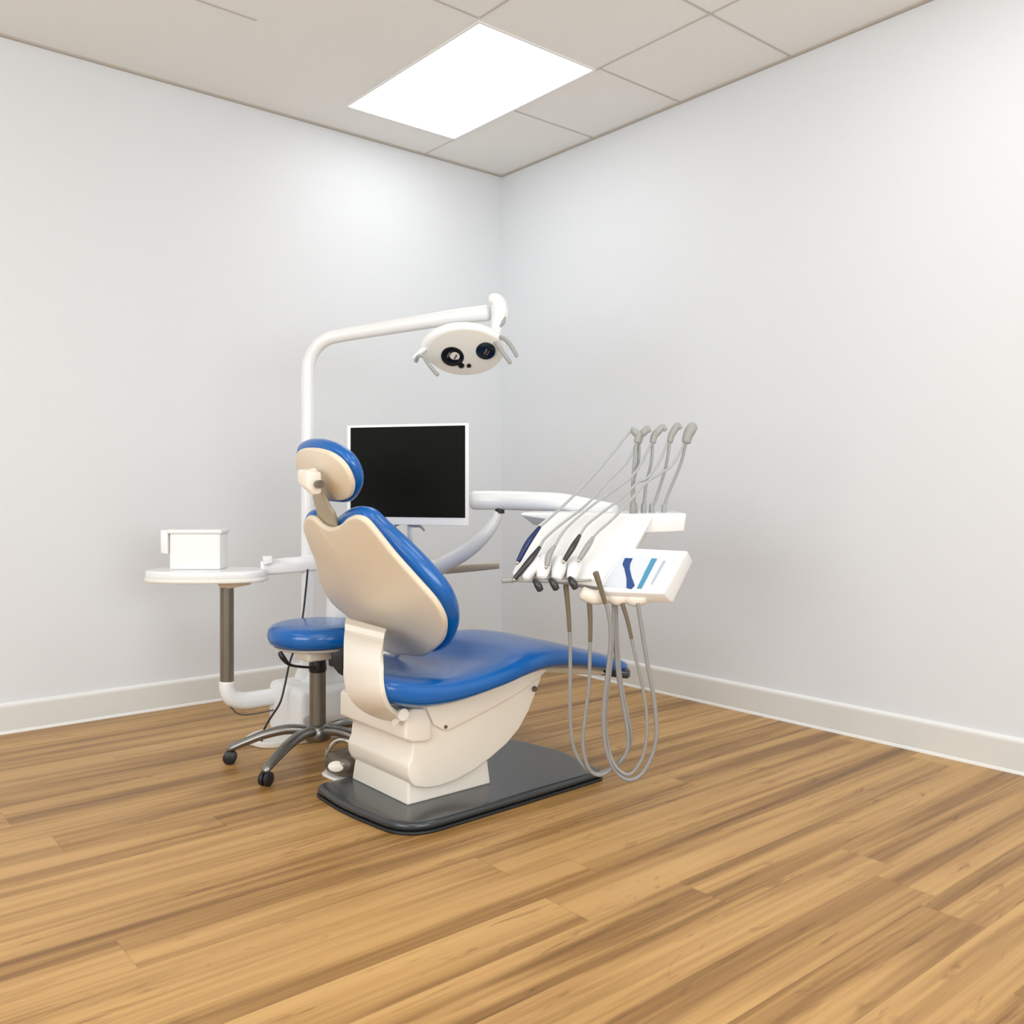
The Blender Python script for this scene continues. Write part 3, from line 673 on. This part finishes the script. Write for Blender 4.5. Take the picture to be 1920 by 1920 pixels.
# ------------------------------------------------------------------ side table on its L-shaped arm
st_ = thing('side_table', 'white oval side tray table on a taupe post left of the stool', 'side table', at(425, 1290, 3.72))
tc_ = at(388, 1066, 3.72); ox, oy = tc_.x, tc_.y
ov = [at(0, 0, 1)]*0
for k in range(28):
    t = 2*math.pi*k/28; cs, sn = math.cos(t), math.sin(t)
    p = W(0, 0, 0)+right*(.243*math.copysign(abs(cs)**.75, cs)+.0)+fwd*(.125*math.copysign(abs(sn)**.8, sn))
    ov.append((ox+p.x, oy+p.y))
zt = .712
obj('tray_top', flat(ov, zt-.036, zt, .012, sub=3), M['white'], st_)
obj('tray_rim', flat([(ox+(x-ox)*1.015, oy+(y-oy)*1.015) for x, y in ov], zt-.047, zt-.030, .006, sub=3), M['rim'], st_)
obj('tray_mount', hull_bm([at(405, 1090, 3.70), at(478, 1082, 3.70), at(470, 1096, 3.70), at(412, 1102, 3.70), at(405, 1086, 3.80), at(478, 1080, 3.80), at(470, 1094, 3.80), at(412, 1098, 3.80), at(430, 1104, 3.70)]), M['tan'], st_, bevel=.005)
pc = at(425.5, 1175, 3.74)
obj('post', lathe_bm([(.0275, .225), (.0275, .66), (.02, .665)], (pc.x, pc.y, 0), seg=32), M['pole'], st_)
e0 = Vector((pc.x, pc.y, .245)); du = Vector((1, 0, 0))
obj('elbow_arm', tube_bm([e0, e0+Vector((0, 0, -.025)), e0+Vector((.018, 0, -.062)), e0+Vector((.065, 0, -.083)), e0+Vector((.14, 0, -.086)), e0+Vector((.25, 0, -.083)), e0+Vector((.36, 0, -.08))], [.031, .031, .034, .035, .035, .034, .033], seg=24), M['white'], st_)
obj('link_arm', hull_bm([at(488, 1052, 3.74), at(520, 1047, 3.76), at(575, 1043, 3.82), at(600, 1040, 3.84), at(600, 1069, 3.84), at(575, 1069, 3.82), at(500, 1076, 3.74), at(488, 1080, 3.74),
                        at(490, 1052, 3.80), at(600, 1040, 3.89), at(600, 1067, 3.89), at(490, 1078, 3.80)]), M['white'], st_, bevel=.006)
obj('arm_clip', hull_bm([W(*a) for a in [((x-960)/F*z, z, CAMH-(y-912)/F*z) for x, y, z in ((492, 1044, 3.72), (510, 1043, 3.72), (512, 1056, 3.72), (494, 1060, 3.72), (492, 1042, 3.78), (510, 1041, 3.78), (512, 1054, 3.78), (494, 1058, 3.78))]]), M['white2'], st_, bevel=.004)

# white box on the side table
bx = thing('supply_box', 'small white lidded box standing on the oval side table', 'box', at(358, 1060, 3.74))
B0 = at(318, 1056, 3.70); 
def bl(a, f, z): p = B0+right*a+fwd*f; return Vector((p.x, p.y, z))
obj('box_body', hull_bm([bl(a, f, z) for a in (0, .205) for f in (0, .10) for z in (zt+.0005, .858)]+[bl(-.004, .05, zt+.0005), bl(-.004, .05, .858)]), M['white2'], bx, bevel=.004)
obj('box_lid', hull_bm([bl(a, f, z) for a in (-.006, .212) for f in (-.006, .106) for z in (.858, .874)]), M['white'], bx, bevel=.004)
obj('side_flap', hull_bm([bl(-.034, -.006, .78), bl(-.006, -.006, .775), bl(-.006, .10, .775), bl(-.034, .09, .785), bl(-.036, -.006, .872), bl(-.006, -.006, .873), bl(-.006, .1, .873), bl(-.036, .09, .872)]), M['white'], bx, bevel=.004)

# ------------------------------------------------------------------ foot control
fc = thing('foot_control', 'bronze foot control with pale oval pad on the floor between stool and chair', 'foot pedal', (1.66, 2.93, 0))
fx = [(1.598, 2.985), (1.592, 2.93), (1.606, 2.865), (1.66, 2.838), (1.73, 2.845), (1.745, 2.91), (1.72, 2.985), (1.65, 3.005)]
obj('pedal_rim', flat(fx, 0, .012, .005), M['rim'], fc)
obj('housing', flat([(1.665+(x-1.665)*.9, 2.925+(y-2.925)*.9) for x, y in fx], .012, .086, .03, crown1=.01), M['bronze'], fc)
ctr = Vector((1.604, 2.895, .052)); nn = (W(0, -1, 0)+Vector((0, 0, .35))).normalized()
obj('pedal_pad', slab_bm([(.03*math.cos(t*math.pi/8), .019*math.sin(t*math.pi/8)) for t in range(16)], 0, .014, .005, lambda a, b_, c: ctr+right*(a+.004)+nn.cross(right).normalized()*-b_+nn*c, crown1=.004, sub=3), M['cream'], fc)
obj('pedal_bow', tube_bm([Vector((1.620, 2.99, .012)), Vector((1.620, 2.985, .08)), Vector((1.640, 2.95, .125)), Vector((1.66, 2.90, .128)), Vector((1.675, 2.868, .085)), Vector((1.68, 2.86, .012))], .008, seg=12), M['chrome'], fc)

# ------------------------------------------------------------------ cables
P = [at(577, 1068, 3.80), at(573, 1110, 3.80), at(567, 1160, 3.79), at(556, 1205, 3.76), at(543, 1243, 3.74), at(534, 1285, 3.72), at(525, 1318, 3.70), at(508, 1345, 3.66), at(498, 1362, 3.64)]
end = W((494-960)/F*3.7, 3.72, .004)
tag(obj('power_cable', tube_bm(P+[W((492-960)/F*3.66, 3.66, .05), W((494-960)/F*3.70, 3.70, .0045), W((520-960)/F*3.78, 3.80, .0045)], .0042, seg=10, sub=6), M['black']), 'thin dark cable hanging from the side table arm behind the stool to the floor', 'cable')
P = [e0+Vector((.0, -.005, -.075)), e0+Vector((.02, -.01, -.11)), e0+Vector((.05, -.02, -.135)), e0+Vector((.12, -.02, -.142)), e0+Vector((.22, -.02, -.137)), e0+Vector((.27, -.03, -.125))]
tag(obj('supply_tube', tube_bm(P, .0035, seg=8, sub=6), M['bronze']), 'thin brown tube slung below the white elbow arm above the floor', 'tube')
